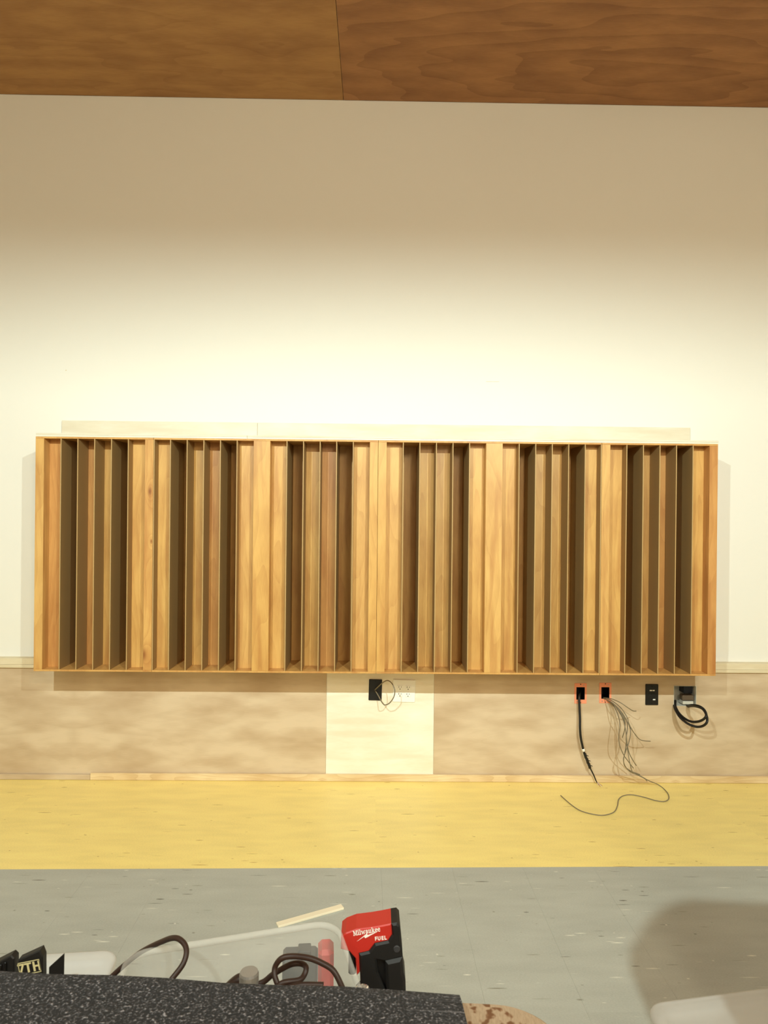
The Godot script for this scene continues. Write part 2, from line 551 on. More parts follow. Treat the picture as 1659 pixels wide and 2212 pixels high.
func build_shell() -> void:
	var jack := [Rect2(1.690, 0.434, 0.130, 0.116), Rect2(1.135, 0.467, 0.048, 0.071), Rect2(1.277, 0.474, 0.046, 0.066)]
	var wall := struct("wall_back", holed_slab(Vector3(-3.4, 0, -0.14), Vector3(3.4, CEIL, 0), jack), M.drywall)
	for a: Array in [[Vector3(0.646, 2.2705, 0.0002), Vector3(0.074, 0.0022, 0.0005)], [Vector3(-1.775, 2.305, 0.0002), Vector3(0.006, 0.006, 0.0005)]]:
		put("scuff_mark", box(a[1]), M.trim_ply, wall, a[0])
	struct("wall_left", box(Vector3(0.15, CEIL, 7.64)), M.side_wall, Vector3(-3.475, CEIL * 0.5, 3.68))
	struct("wall_right", box(Vector3(0.15, CEIL, 7.64)), M.side_wall, Vector3(3.475, CEIL * 0.5, 3.68))
	struct("wall_front", box(Vector3(7.1, CEIL, 0.15)), M.side_wall, Vector3(0, CEIL * 0.5, 7.575))

	var ceiling := struct("ceiling", box(Vector3(7.1, 0.15, 7.79)), M.side_wall, Vector3(0, CEIL + 0.091, 3.755))
	# plywood sheets under it, butted; the joint in view stands at x = -0.22
	var row := 0
	var z := 0.001
	while z < 7.49:
		var dz := minf(1.22, 7.499 - z)
		var x0 := -3.399
		for x1: float in [-0.22, 2.22, 3.399] if row % 2 == 0 else [-1.44, 1.0, 3.399]:
			var w := x1 - x0 - 0.002
			var m: Material = M.ceiling_gold if x1 < 0.0 or (row % 2 == 1 and x1 > 2.0) else M.ceiling_brown
			put("plywood_sheet", box(Vector3(w, 0.016, dz - 0.002), 0.001, Vector2(0.625, 1.25 - (0.0 if row == 0 else 0.4 * x1)), true), m, ceiling, Vector3((x0 + x1) * 0.5, -0.0835, z + dz * 0.5 - 3.755))
			x0 = x1
		z += dz
		row += 1

	# wainscot: two tan sheets with a raw one let in between them
	var holes := jack
	var left := put("wainscot_panel", holed_slab(Vector3(-3.399, 0.003, 0.0005), Vector3(-0.2815, 0.626, WAIN), [], Vector2(0.1, 0.4), true), M.wainscot, wall)
	left.set_meta("label", "tan mottled plywood sheet left of the pale patch")
	var mid := put("wainscot_panel", holed_slab(Vector3(-0.2805, 0.003, 0.0005), Vector3(0.3265, 0.626, WAIN + 0.0015), [], Vector2(0.5, 0.1), true), M.raw_birch, wall)
	mid.set_meta("label", "pale raw birch plywood patch")
	var right := put("wainscot_panel", holed_slab(Vector3(0.3275, 0.003, 0.0005), Vector3(3.399, 0.626, WAIN), holes, Vector2(0.77, 1.3), true), M.wainscot, wall)
	right.set_meta("label", "tan mottled plywood sheet right of the pale patch")

	# the rail on top of the wainscot: plywood, its plies showing on the edge
	var trim := struct("trim_1", box(Vector3(6.798, 0.036, 0.0430), 0.001, Vector2(0.2, 0.3), true), M.trim_ply, Vector3(0, 0.6640, 0.0220))
	put("lower_ply", box(Vector3(6.798, 0.018, 0.0440), 0.0015, Vector2(0.6, 0.1), true), M.trim_ply, trim, Vector3(0, -0.0275, 0.0005))
	struct("baseboard_back", box(Vector3(5.0, 0.039, 0.014), 0.002, Vector2(0.31, 0.2), true), M.base_wood, Vector3(0.90, 0.0205, WAIN + 0.0080))
	struct("baseboard_left", box(Vector3(1.79, 0.030, 0.012), 0.002, Vector2(0.2, 1.1), true), M.wainscot, Vector3(-2.4965, 0.0160, WAIN + 0.0070))

	# floor: vinyl tiles 305 mm square on a slab; the yellow border ends 0.97 m from the wall
	var floor_ := struct("floor", box(Vector3(7.1, 0.15, 7.79)), M.subfloor, Vector3(0, -0.0785, 3.755))
	var turn := Basis(Vector3.UP, 0.0150)
	var size := 0.3048
	var meshes := [box(Vector3(size - 0.00002, 0.003, size - 0.00002), 0.0), box(Vector3(size - 0.0006, 0.003, size - 0.00002), 0.0)]
	for r in range(-4, 5):
		for c in range(-9, 8):
			var p := turn * Vector3(0.329 + (c + 0.5) * size, 0, (r + 0.5) * size) + Vector3(0, 0.0770, 0.9750 - 3.755)
			if p.z + 3.755 < -0.15:
				continue
			var open := c in [-1, 1, -5] and r >= 0
			var o := put("floor_tile", meshes[1] if open else meshes[0], M.tile_yellow if r < 0 else M.tile_grey, floor_, p)
			o.basis = turn
	put("floor_sheet", box(Vector3(6.7, 0.003, 5.1)), M.tile_grey, floor_, Vector3(0, 0.0768, 2.44 + 2.55 - 3.755))
	for s: float in [-1.0, 1.0]:
		var edge := 0.975 - s * 0.0150 * 2.75
		put("floor_sheet", box(Vector3(1.3, 0.0025, edge)), M.tile_yellow, floor_, Vector3(s * 2.75, 0.0768, edge * 0.5 - 3.755))
		put("floor_sheet", box(Vector3(1.3, 0.0025, 2.5 - edge)), M.tile_grey, floor_, Vector3(s * 2.75, 0.0768, (2.5 + edge) * 0.5 - 3.755))

# ---------------------------------------------------------------- the diffusers
const FRONT := 0.3206
const BACK := 0.0455
const BOTTOM := 0.6755
const TALL := 1.22
const UNIT := 0.06525

# wells: a list of [depth step, width in well pitches]; step 0 is flush with the front
func diffuser(x0: float, x1: float, wells: Array, label: String, looks: Array) -> void:
	var t := thing("sound_diffuser", label, "sound diffuser", Vector3((x0 + x1) * 0.5, BOTTOM, BACK), 0.0, "slatted wood sound diffusers on the wall")
	var w := x1 - x0 - 0.0015
	var d := FRONT - BACK
	var plate := 0.009
	var fin := 0.0042
	put("back_panel", box(Vector3(w, TALL, 0.008)), M.board_brown, t, Vector3(0, TALL * 0.5, 0.004))
	put("top_plate", box(Vector3(w, plate, d - 0.0085), 0.0008, Vector2(rng.randf(), rng.randf())), M.plate_wood, t, Vector3(0, TALL - plate * 0.5, (d + 0.0085) * 0.5))
	put("bottom_plate", box(Vector3(w, plate, d - 0.0085), 0.0008, Vector2(rng.randf(), rng.randf())), M.plate_wood, t, Vector3(0, plate * 0.5, (d + 0.0085) * 0.5))
	put("hanging_cleat", box(Vector3(w - 0.1, 0.10, 0.0245)), M.board_brown, t, Vector3(0, TALL - 0.16, -0.0125))
	var total := 0.0
	for q: Array in wells:
		total += q[1]
	var pitch := w / total
	var x := -w * 0.5
	var tall := TALL - 2.0 * plate - 0.0006
	var mid := TALL * 0.5
	for k in wells.size():
		var step: int = wells[k][0]
		var ww: float = wells[k][1] * pitch
		var before: int = wells[k - 1][0] if k > 0 else -1
		if (before > 0 and step > 0) or (k == 0 and step > 0) :
			add_fin(t, x if k > 0 else x + fin * 0.5, fin, tall, d)
		if k == wells.size() - 1 and step > 0:
			add_fin(t, x + ww - fin * 0.5, fin, tall, d)
		var lo := x + (0.0 if step == 0 else (fin * 0.5 if before > 0 else (0.0 if k > 0 else fin)))
		var after: int = wells[k + 1][0] if k < wells.size() - 1 else -1
		var hi := x + ww - (0.0 if step == 0 else (fin * 0.5 if after > 0 else (0.0 if k < wells.size() - 1 else fin)))
		var off := Vector2(rng.randf_range(0.05, 0.85), rng.randf_range(0.61, 0.98))
		if looks[k % looks.size()] == "board_knotty":
			off = Vector2(0.05, 0.65)
		var m: Material = M[looks[k % looks.size()]]
		if step == 0:
			put("flush_block", box(Vector3(hi - lo, tall, d - 0.009), 0.0006, off), m, t, Vector3((lo + hi) * 0.5, mid, (d + 0.0085) * 0.5 - 0.0002))
		else:
			var thick := 0.018 if step < 4 else 0.004
			var z := d - step * UNIT
			put("well_board", box(Vector3(hi - lo - 0.0004, tall, thick), 0.0, off), m, t, Vector3((lo + hi) * 0.5, mid, maxf(z - thick * 0.5, 0.0082 + thick * 0.5)))
		x += ww

func add_fin(t: Node3D, x: float, fin: float, tall: float, d: float) -> void:
	var o := put("fin", box(Vector3(fin, tall, d - 0.0115)), M.fin_face, t, Vector3(x, TALL * 0.5, (d - 0.0115) * 0.5 + 0.0083))
	put("edge_band", box(Vector3(fin + 0.0004, tall, 0.0024), 0.0005), M.fin_edge, o, Vector3(0, 0, (d - 0.0115) * 0.5 + 0.0013))

func build_diffusers() -> void:
	var run := [[1, 1.0], [4, 1.0], [2, 1.0], [2, 1.0], [4, 1.0], [1, 1.0]]
	var half := [[0, 0.5]]
	var full := [[0, 1.0]]
	diffuser(-1.785, -1.1735, half + run + half, "narrow wooden slat diffuser at the left end, reddish boards with a knot", ["board_pale", "board_red", "board_brown", "board_red", "board_honey", "board_brown", "board_honey", "board_knotty"])
	diffuser(-1.1735, -0.0035, run + full + run + half, "wide wooden slat diffuser left of the centre seam, above the black wall plate", ["board_honey", "board_pale", "board_honey", "board_red", "board_honey", "board_pale", "board_honey"])
	diffuser(-0.0035, 1.1710, half + run + full + run, "wide wooden slat diffuser right of the centre seam, above the white outlet", ["board_honey", "board_pale", "board_pale", "board_honey", "board_pale", "board_honey", "board_honey", "board_pale"])
	diffuser(1.1710, 1.785, half + run + half, "narrow wooden slat diffuser at the right end, above the looped black cable", ["board_pale", "board_honey", "board_brown", "board_brown", "board_red", "board_brown", "board_honey", "board_red"])
	# plywood laid along the top, and the ledger on the wall behind
	for a: Array in [[-1.783, -0.6885, "short pale plywood cap strip on top of the left diffusers", 0.3], [-0.6875, 1.786, "long pale plywood cap strip on top of the middle and right diffusers", 0.9]]:
		var t := thing("cap_strip", a[2], "plywood strip", Vector3((a[0] + a[1]) * 0.5, BOTTOM + TALL + 0.0003, 0.0), 0.0, "plywood cap strips")
		put("upper_layer", box(Vector3(a[1] - a[0], 0.009, 0.288), 0.0006, Vector2(a[3], 0.2), true), M.cap_ply, t, Vector3(0, 0.0136, 0.177))
		put("lower_layer", box(Vector3(a[1] - a[0], 0.0088, 0.285), 0.0006, Vector2(0.4, a[3]), true), M.raw_birch, t, Vector3(0, 0.0046, 0.177))
	for a: Array in [[-1.787, -0.6875, "shorter pale ledger board on the wall behind the left diffusers"], [-0.6865, 1.774, "longer pale ledger board on the wall behind the right diffusers"]]:
		var l := put("ledger_board", box(Vector3(a[1] - a[0], 0.150, 0.0195), 0.001, Vector2(a[0], 0.3), true), M.cap_ply, null, Vector3((a[0] + a[1]) * 0.5, 2.0187 - 0.075, 0.0101))
		tag(l, a[2], "board", "ledger boards above the diffusers")

# ---------------------------------------------------------------- plates and boxes in the wainscot
func screw(parent: Node, at: Vector3, m: Material) -> void:
	var o := put("screw", lathe([Vector2(0.0, 0.0012), Vector2(0.0028, 0.0010), Vector2(0.0033, 0.0), Vector2(0.0, 0.0)], 10), m, parent, at)
	o.rotation.x = PI * 0.5

func plate_mesh(w: float, h: float) -> ArrayMesh:
	var st := new_st()
	var rings := []
	for q: Array in [[0.0, 0.0], [0.0, 0.0035], [0.0022, 0.0058]]:
		var ring := []
		for p: Vector3 in round_rect(w - q[0] * 2.0, h - q[0] * 2.0, 0.004, 0.0, 3):
			ring.append(Vector3(p.x, p.z, q[1]))
		rings.append(ring)
	add_loft(st, rings)
	add_cap(st, rings[2], true)
	return done(st)

func build_wall_fittings() -> void:
	var z := WAIN + 0.0006
	# blank black plate on the pale patch
	var t := thing("wall_plate", "black blank wall plate on the pale patch, grey cable loop hanging from it", "wall plate", Vector3(-0.0055, 0.5155, z + 0.0015))
	t.rotation.z = -0.02
	put("plate", plate_mesh(0.074, 0.119), M.black_plastic, t)
	put("bushing", lathe([Vector2(0.0035, 0.0), Vector2(0.0070, 0.0), Vector2(0.0065, 0.004), Vector2(0.0035, 0.005)], 14), M.tool_grey, t, Vector3(-0.002, 0.001, 0.0058)).rotation.x = PI * 0.5
	screw(t, Vector3(0, 0.048, 0.0058), M.metal_black)
	screw(t, Vector3(0, -0.048, 0.0058), M.metal_black)
	# white plate of two duplex outlets
	t = thing("power_outlet", "white double power outlet with four sockets on the pale patch", "outlet", Vector3(0.1565, 0.5105, z + 0.0015))
	t.rotation.z = -0.02
	put("plate", plate_mesh(0.128, 0.127), M.white_plastic, t)
	for gx: float in [-0.0230, 0.0230]:
		for gy: float in [0.0195, -0.0195]:
			var socket := put("socket", plate_mesh(0.0335, 0.0280), M.white_plastic, t, Vector3(gx, gy, 0.0028))
			for s: Array in [[-0.0066, 0.004, 0.0026, 0.0090], [0.0066, 0.004, 0.0022, 0.0075]]:
				put("slot", box(Vector3(s[2], s[3], 0.0006)), M.slot, socket, Vector3(s[0], s[1], 0.0059))
			put("ground_hole", box(Vector3(0.0050, 0.0046, 0.0006), 0.0002), M.slot, socket, Vector3(0.0, -0.0080, 0.0059))
		screw(t, Vector3(gx, 0.0, 0.0058), M.white_plastic)
	# two orange low-voltage brackets over open holes
	for a: Array in [[1.159, 0.5025, 0.048, 0.071, "orange mounting bracket with the thick black cable coming out"], [1.300, 0.5060, 0.046, 0.066, "orange mounting bracket with the bundle of thin grey cables coming out"]]:
		t = thing("mounting_bracket", a[4], "bracket", Vector3(a[0], a[1], z), 0.0, "orange brackets in the wainscot")
		put("ring", holed_slab(Vector3(-0.0345, -0.0575, 0), Vector3(0.0345, 0.0575, 0.0016), [Rect2(-a[2] * 0.5, -a[3] * 0.5, a[2], a[3])]), M.orange_plastic, t)
		put("sleeve", holed_slab(Vector3(-a[2] * 0.5 + 0.0002, -a[3] * 0.5 + 0.0002, -0.10), Vector3(a[2] * 0.5 - 0.0002, a[3] * 0.5 - 0.0002, 0.0014), [Rect2(-a[2] * 0.5 + 0.002, -a[3] * 0.5 + 0.002, a[2] - 0.004, a[3] - 0.004)]), M.black_plastic, t)
		put("back", box(Vector3(a[2] - 0.001, a[3] - 0.001, 0.004)), M.black_plastic, t, Vector3(0, 0, -0.102))
		for s: float in [-1.0, 1.0]:
			screw(t, Vector3(s * 0.018, 0.0465 * s, 0.0016), M.steel)
			screw(t, Vector3(0, 0.052 * s, 0.0016), M.slot)
	# black data plate
	t = thing("data_plate", "black data jack plate with two white tags, between orange bracket and steel box", "wall plate", Vector3(1.565, 0.4985, z))
	put("plate", plate_mesh(0.073, 0.119), M.black_plastic, t)
	for a: Array in [[-0.0070, 0.0245, 0.0135], [0.0085, 0.0245, 0.0115], [0.0120, -0.0270, 0.0140]]:
		put("tag", box(Vector3(a[2], 0.0062, 0.0010), 0.0003), M.print_white, t, Vector3(a[0], a[1], 0.0060))
	for a: Array in [[-0.0120, 0.0080], [0.0120, 0.0080], [-0.0120, -0.0100], [0.0120, -0.0100]]:
		put("jack", holed_slab(Vector3(-0.0085, -0.0070, 0.0), Vector3(0.0085, 0.0070, 0.0014), [Rect2(-0.0060, -0.0050, 0.012, 0.009)]), M.tool_black, t, Vector3(a[0], a[1], 0.0058))
	screw(t, Vector3(0, 0.048, 0.0058), M.metal_black)
	screw(t, Vector3(0, -0.048, 0.0058), M.metal_black)
	# open steel box with the coil coming out
	t = thing("steel_box", "open galvanised steel box sunk in the wainscot with black cable loop", "electrical box", Vector3(1.755, 0.492, z))
	var w := 0.1296
	var h := 0.1156
	put("shell", holed_slab(Vector3(-w * 0.5, -h * 0.5, -0.085), Vector3(w * 0.5, h * 0.5, 0.0015), [Rect2(-w * 0.5 + 0.002, -h * 0.5 + 0.002, w - 0.004, h - 0.004)]), M.galvanised, t)
	put("back", box(Vector3(w, h, 0.002)), M.galvanised, t, Vector3(0, 0, -0.0862))
	put("connector", box(Vector3(0.050, 0.048, 0.060), 0.002), M.navy, t, Vector3(0.028, 0.0320, -0.053))
	put("bracket", box(Vector3(0.066, 0.030, 0.040), 0.003), M.clamp_brown, t, Vector3(0.020, -0.0120, -0.022))
	put("clamp", box(Vector3(0.060, 0.018, 0.046), 0.002), M.galvanised, t, Vector3(0.020, -0.0400, -0.024))

# ---------------------------------------------------------------- cables
func build_cables() -> void:
	var grey_lines := [
		[Vector3(1.290, 0.476, 0.020), Vector3(1.304, 0.495, 0.112), Vector3(1.325, 0.498, 0.192), Vector3(1.367, 0.471, 0.200), Vector3(1.408, 0.444, 0.165), Vector3(1.439, 0.433, 0.130)],
		[Vector3(1.295, 0.476, 0.020), Vector3(1.320, 0.476, 0.082), Vector3(1.344, 0.458, 0.156), Vector3(1.364, 0.419, 0.193), Vector3(1.379, 0.372, 0.199), Vector3(1.414, 0.322, 0.180), Vector3(1.457, 0.281, 0.155), Vector3(1.520, 0.266, 0.130)],
		[Vector3(1.290, 0.474, 0.020), Vector3(1.309, 0.473, 0.112), Vector3(1.326, 0.446, 0.192), Vector3(1.351, 0.405, 0.200), Vector3(1.364, 0.345, 0.165), Vector3(1.364, 0.286, 0.130)],
		[Vector3(1.301, 0.470, 0.020), Vector3(1.338, 0.453, 0.062), Vector3(1.366, 0.412, 0.112), Vector3(1.381, 0.378, 0.164), Vector3(1.386, 0.343, 0.192), Vector3(1.378, 0.289, 0.196), Vector3(1.358, 0.236, 0.200), Vector3(1.353, 0.186, 0.183), Vector3(1.366, 0.141, 0.165), Vector3(1.407, 0.107, 0.147), Vector3(1.464, 0.081, 0.130)],
		[Vector3(1.307, 0.467, 0.020), Vector3(1.329, 0.451, 0.073), Vector3(1.335, 0.414, 0.138), Vector3(1.327, 0.375, 0.191), Vector3(1.320, 0.311, 0.196), Vector3(1.327, 0.261, 0.196), Vector3(1.357, 0.204, 0.174), Vector3(1.393, 0.158, 0.152), Vector3(1.427, 0.117, 0.130)],
		[Vector3(1.307, 0.470, 0.020), Vector3(1.343, 0.442, 0.082), Vector3(1.356, 0.408, 0.156), Vector3(1.357, 0.354, 0.193), Vector3(1.363, 0.290, 0.199), Vector3(1.382, 0.223, 0.180), Vector3(1.414, 0.170, 0.155), Vector3(1.443, 0.131, 0.130)],
		[Vector3(1.313, 0.470, 0.020), Vector3(1.361, 0.431, 0.062), Vector3(1.389, 0.384, 0.112), Vector3(1.379, 0.344, 0.164), Vector3(1.362, 0.299, 0.192), Vector3(1.371, 0.229, 0.196), Vector3(1.381, 0.170, 0.200), Vector3(1.402, 0.115, 0.183), Vector3(1.428, 0.096, 0.165), Vector3(1.479, 0.068, 0.147), Vector3(1.504, 0.045, 0.130)],
		[Vector3(1.307, 0.469, 0.020), Vector3(1.345, 0.441, 0.058), Vector3(1.361, 0.406, 0.111), Vector3(1.365, 0.361, 0.164), Vector3(1.368, 0.295, 0.180), Vector3(1.356, 0.222, 0.192), Vector3(1.347, 0.185, 0.195), Vector3(1.368, 0.139, 0.175), Vector3(1.409, 0.101, 0.155), Vector3(1.458, 0.078, 0.129), Vector3(1.519, 0.043, 0.119), Vector3(1.591, 0.004, 0.081), Vector3(1.595, 0.004, 0.177), Vector3(1.572, 0.004, 0.256), Vector3(1.533, 0.004, 0.297), Vector3(1.489, 0.004, 0.289), Vector3(1.442, 0.004, 0.245), Vector3(1.388, 0.004, 0.215), Vector3(1.340, 0.004, 0.226), Vector3(1.297, 0.004, 0.272), Vector3(1.258, 0.004, 0.359), Vector3(1.214, 0.004, 0.431), Vector3(1.151, 0.004, 0.466), Vector3(1.099, 0.004, 0.455), Vector3(1.049, 0.004, 0.415), Vector3(1.020, 0.004, 0.337), Vector3(0.998, 0.004, 0.228)],
	]
	var grey_labels := ["topmost thin grey cable tip curving out to the right of the bracket", "thin grey cable reaching furthest right in the hanging bundle", "shortest thin grey cable in the middle of the hanging bundle", "thin grey cable with a wide S bend near the baseboard", "leftmost thin grey cable of the hanging bundle", "thin grey cable ending just above the baseboard on the right", "thin grey cable of the bundle whose tip bends over the baseboard", "long thin grey cable snaking out over the yellow floor"]
	for k in grey_lines.size():
		tag(put("grey_cable", tube(grey_lines[k], 0.0024, 7, 6), M.grey_jacket), grey_labels[k], "cable", "thin grey cables out of the orange bracket")
	var black := [
		[Vector3(1.169, 0.510, 0.000), Vector3(1.146, 0.489, 0.051), Vector3(1.145, 0.435, 0.060), Vector3(1.146, 0.369, 0.069), Vector3(1.145, 0.315, 0.075), Vector3(1.150, 0.264, 0.074), Vector3(1.163, 0.207, 0.073), Vector3(1.173, 0.173, 0.072), Vector3(1.191, 0.133, 0.071), Vector3(1.206, 0.093, 0.070)],
		[Vector3(1.206, 0.093, 0.070), Vector3(1.226, 0.054, 0.070), Vector3(1.238, 0.026, 0.070), Vector3(1.247, 0.009, 0.070)],
		[Vector3(1.723, 0.450, -0.020), Vector3(1.694, 0.438, 0.047), Vector3(1.695, 0.412, 0.090), Vector3(1.707, 0.395, 0.132), Vector3(1.723, 0.390, 0.172), Vector3(1.746, 0.396, 0.197), Vector3(1.763, 0.413, 0.222), Vector3(1.770, 0.437, 0.246), Vector3(1.780, 0.451, 0.229), Vector3(1.778, 0.468, 0.204), Vector3(1.765, 0.476, 0.180), Vector3(1.759, 0.466, 0.124), Vector3(1.768, 0.442, 0.047), Vector3(1.771, 0.419, -0.010)],
		[Vector3(1.717, 0.449, -0.020), Vector3(1.691, 0.435, 0.038), Vector3(1.685, 0.417, 0.079), Vector3(1.689, 0.397, 0.115), Vector3(1.703, 0.381, 0.152), Vector3(1.724, 0.371, 0.181), Vector3(1.748, 0.370, 0.202), Vector3(1.767, 0.382, 0.223), Vector3(1.776, 0.406, 0.245), Vector3(1.784, 0.426, 0.234), Vector3(1.786, 0.447, 0.213), Vector3(1.782, 0.462, 0.191), Vector3(1.770, 0.468, 0.170), Vector3(1.772, 0.455, 0.103), Vector3(1.775, 0.435, 0.038), Vector3(1.776, 0.417, -0.010)],
		[Vector3(-0.009, 0.515, 0.036), Vector3(0.009, 0.540, 0.064), Vector3(0.030, 0.567, 0.092), Vector3(0.049, 0.587, 0.120), Vector3(0.064, 0.592, 0.131), Vector3(0.079, 0.586, 0.142), Vector3(0.091, 0.572, 0.153), Vector3(0.100, 0.549, 0.164), Vector3(0.099, 0.524, 0.164), Vector3(0.090, 0.497, 0.153), Vector3(0.071, 0.470, 0.142), Vector3(0.050, 0.458, 0.131), Vector3(0.039, 0.460, 0.120), Vector3(0.027, 0.469, 0.092), Vector3(0.011, 0.492, 0.064), Vector3(-0.007, 0.513, 0.036)],
	]
	var t := thing("black_cable", "thick black cable hanging from orange bracket, white band and taped frayed end", "cable", Vector3.ZERO)
	put("jacket", tube(black[0], 0.0066, 10, 6), M.black_rubber, t)
	put("inner_core", tube(black[1], 0.0040, 8, 5, 0.0028), M.black_rubber, t)
	var d: Vector3 = (black[0][7] - black[0][6]).normalized()
	put("white_band", tube([black[0][6] + d * 0.004, black[0][6] + d * 0.020], 0.0074, 10, 1), M.print_white, t)
	for k in 3:
		var p: Vector3 = black[0][7].lerp(black[0][9], 0.12 + 0.36 * k)
		put("tape_wrap", tube([p - d * 0.012, p, p + d * 0.014], 0.0086, 9, 3, 0.0074), M.black_plastic, t)
		put("tape_end", tube([p, p + Vector3(0.012, 0.002, 0.004), p + Vector3(0.017, -0.002, 0.004)], 0.0030, 6, 3, 0.0012), M.black_plastic, t)
	var tip: Vector3 = black[1][-1]
	for k in 6:
		var a := TAU * k / 6.0
		put("wire_strand", tube([tip + Vector3(-0.004, 0.010, 0.0), tip + Vector3(0.004 + 0.003 * cos(a), 0.001, 0.006 + 0.004 * sin(a)), Vector3(tip.x + 0.010 + 0.012 * cos(a), 0.0030, tip.z + 0.022 + 0.014 * sin(a))], 0.0010, 5, 4), M.copper if k % 2 == 0 else M.print_white, t)
	t = thing("looped_cable", "black cable looped twice out of the steel box", "cable")
	put("turn", tube(black[2], 0.0066, 10, 6), M.black_rubber, t)
	put("turn", tube(black[3], 0.0066, 10, 6), M.black_rubber, t)
	tag(put("loop_cable", tube(black[4], 0.0031, 8, 6), M.grey_jacket), "thin grey cable loop hanging from the black blank plate", "cable")

# ---------------------------------------------------------------- foreground
# an open tub: outer skin, rolled rim, inner skin, floor
func tub_mesh(w: float, d: float, h: float, taper: float, r: float, wall := 0.0025) -> ArrayMesh:
	var st := new_st(true)
	var rings := []
	var at := func(k: float, inset: float, y: float) -> Array: return round_rect(w - taper * (1.0 - k) - inset * 2.0, d - taper * (1.0 - k) - inset * 2.0, r - inset * 0.5, y, 6)
	rings.append(at.call(0.0, 0.012, 0.0))
	rings.append(at.call(0.0, 0.004, 0.003))
	rings.append(at.call(0.04, 0.0, 0.014))
	rings.append(at.call(0.5, 0.0, h * 0.5))
	rings.append(at.call(1.0, 0.0, h - 0.012))
	rings.append(at.call(1.0, wall, h - 0.012))
	rings.append(at.call(0.5, wall, h * 0.5))
	rings.append(at.call(0.04, wall, 0.016))
	rings.append(at.call(0.0, 0.016, 0.006))
	add_loft(st, rings)
	add_cap(st, rings[0])
	add_cap(st, rings[8], true)
	return done(st)

func rim_mesh(w: float, d: float, h: float, r: float, out: float) -> ArrayMesh:
	var st := new_st(true)
	var rings := []
	for q: Array in [[-0.0005, -0.0125], [out, -0.0125], [out + 0.0008, -0.006], [out - 0.0006, -0.0012], [out - 0.003, 0.0], [0.001, 0.0], [-0.001, -0.0015], [-0.0025, -0.0125], [-0.0005, -0.0125]]:
		rings.append(round_rect(w + q[0] * 2.0, d + q[0] * 2.0, r + q[0], h + q[1], 6))
	add_loft(st, rings)
	return done(st)

func prism(pts: Array, x: float, y: float, depth: float, bevel: float) -> ArrayMesh:
	var poly := PackedVector2Array()
	for p: Vector2 in pts:
		poly.append(p - Vector2(x, y))
	return extrude(poly, depth, bevel)

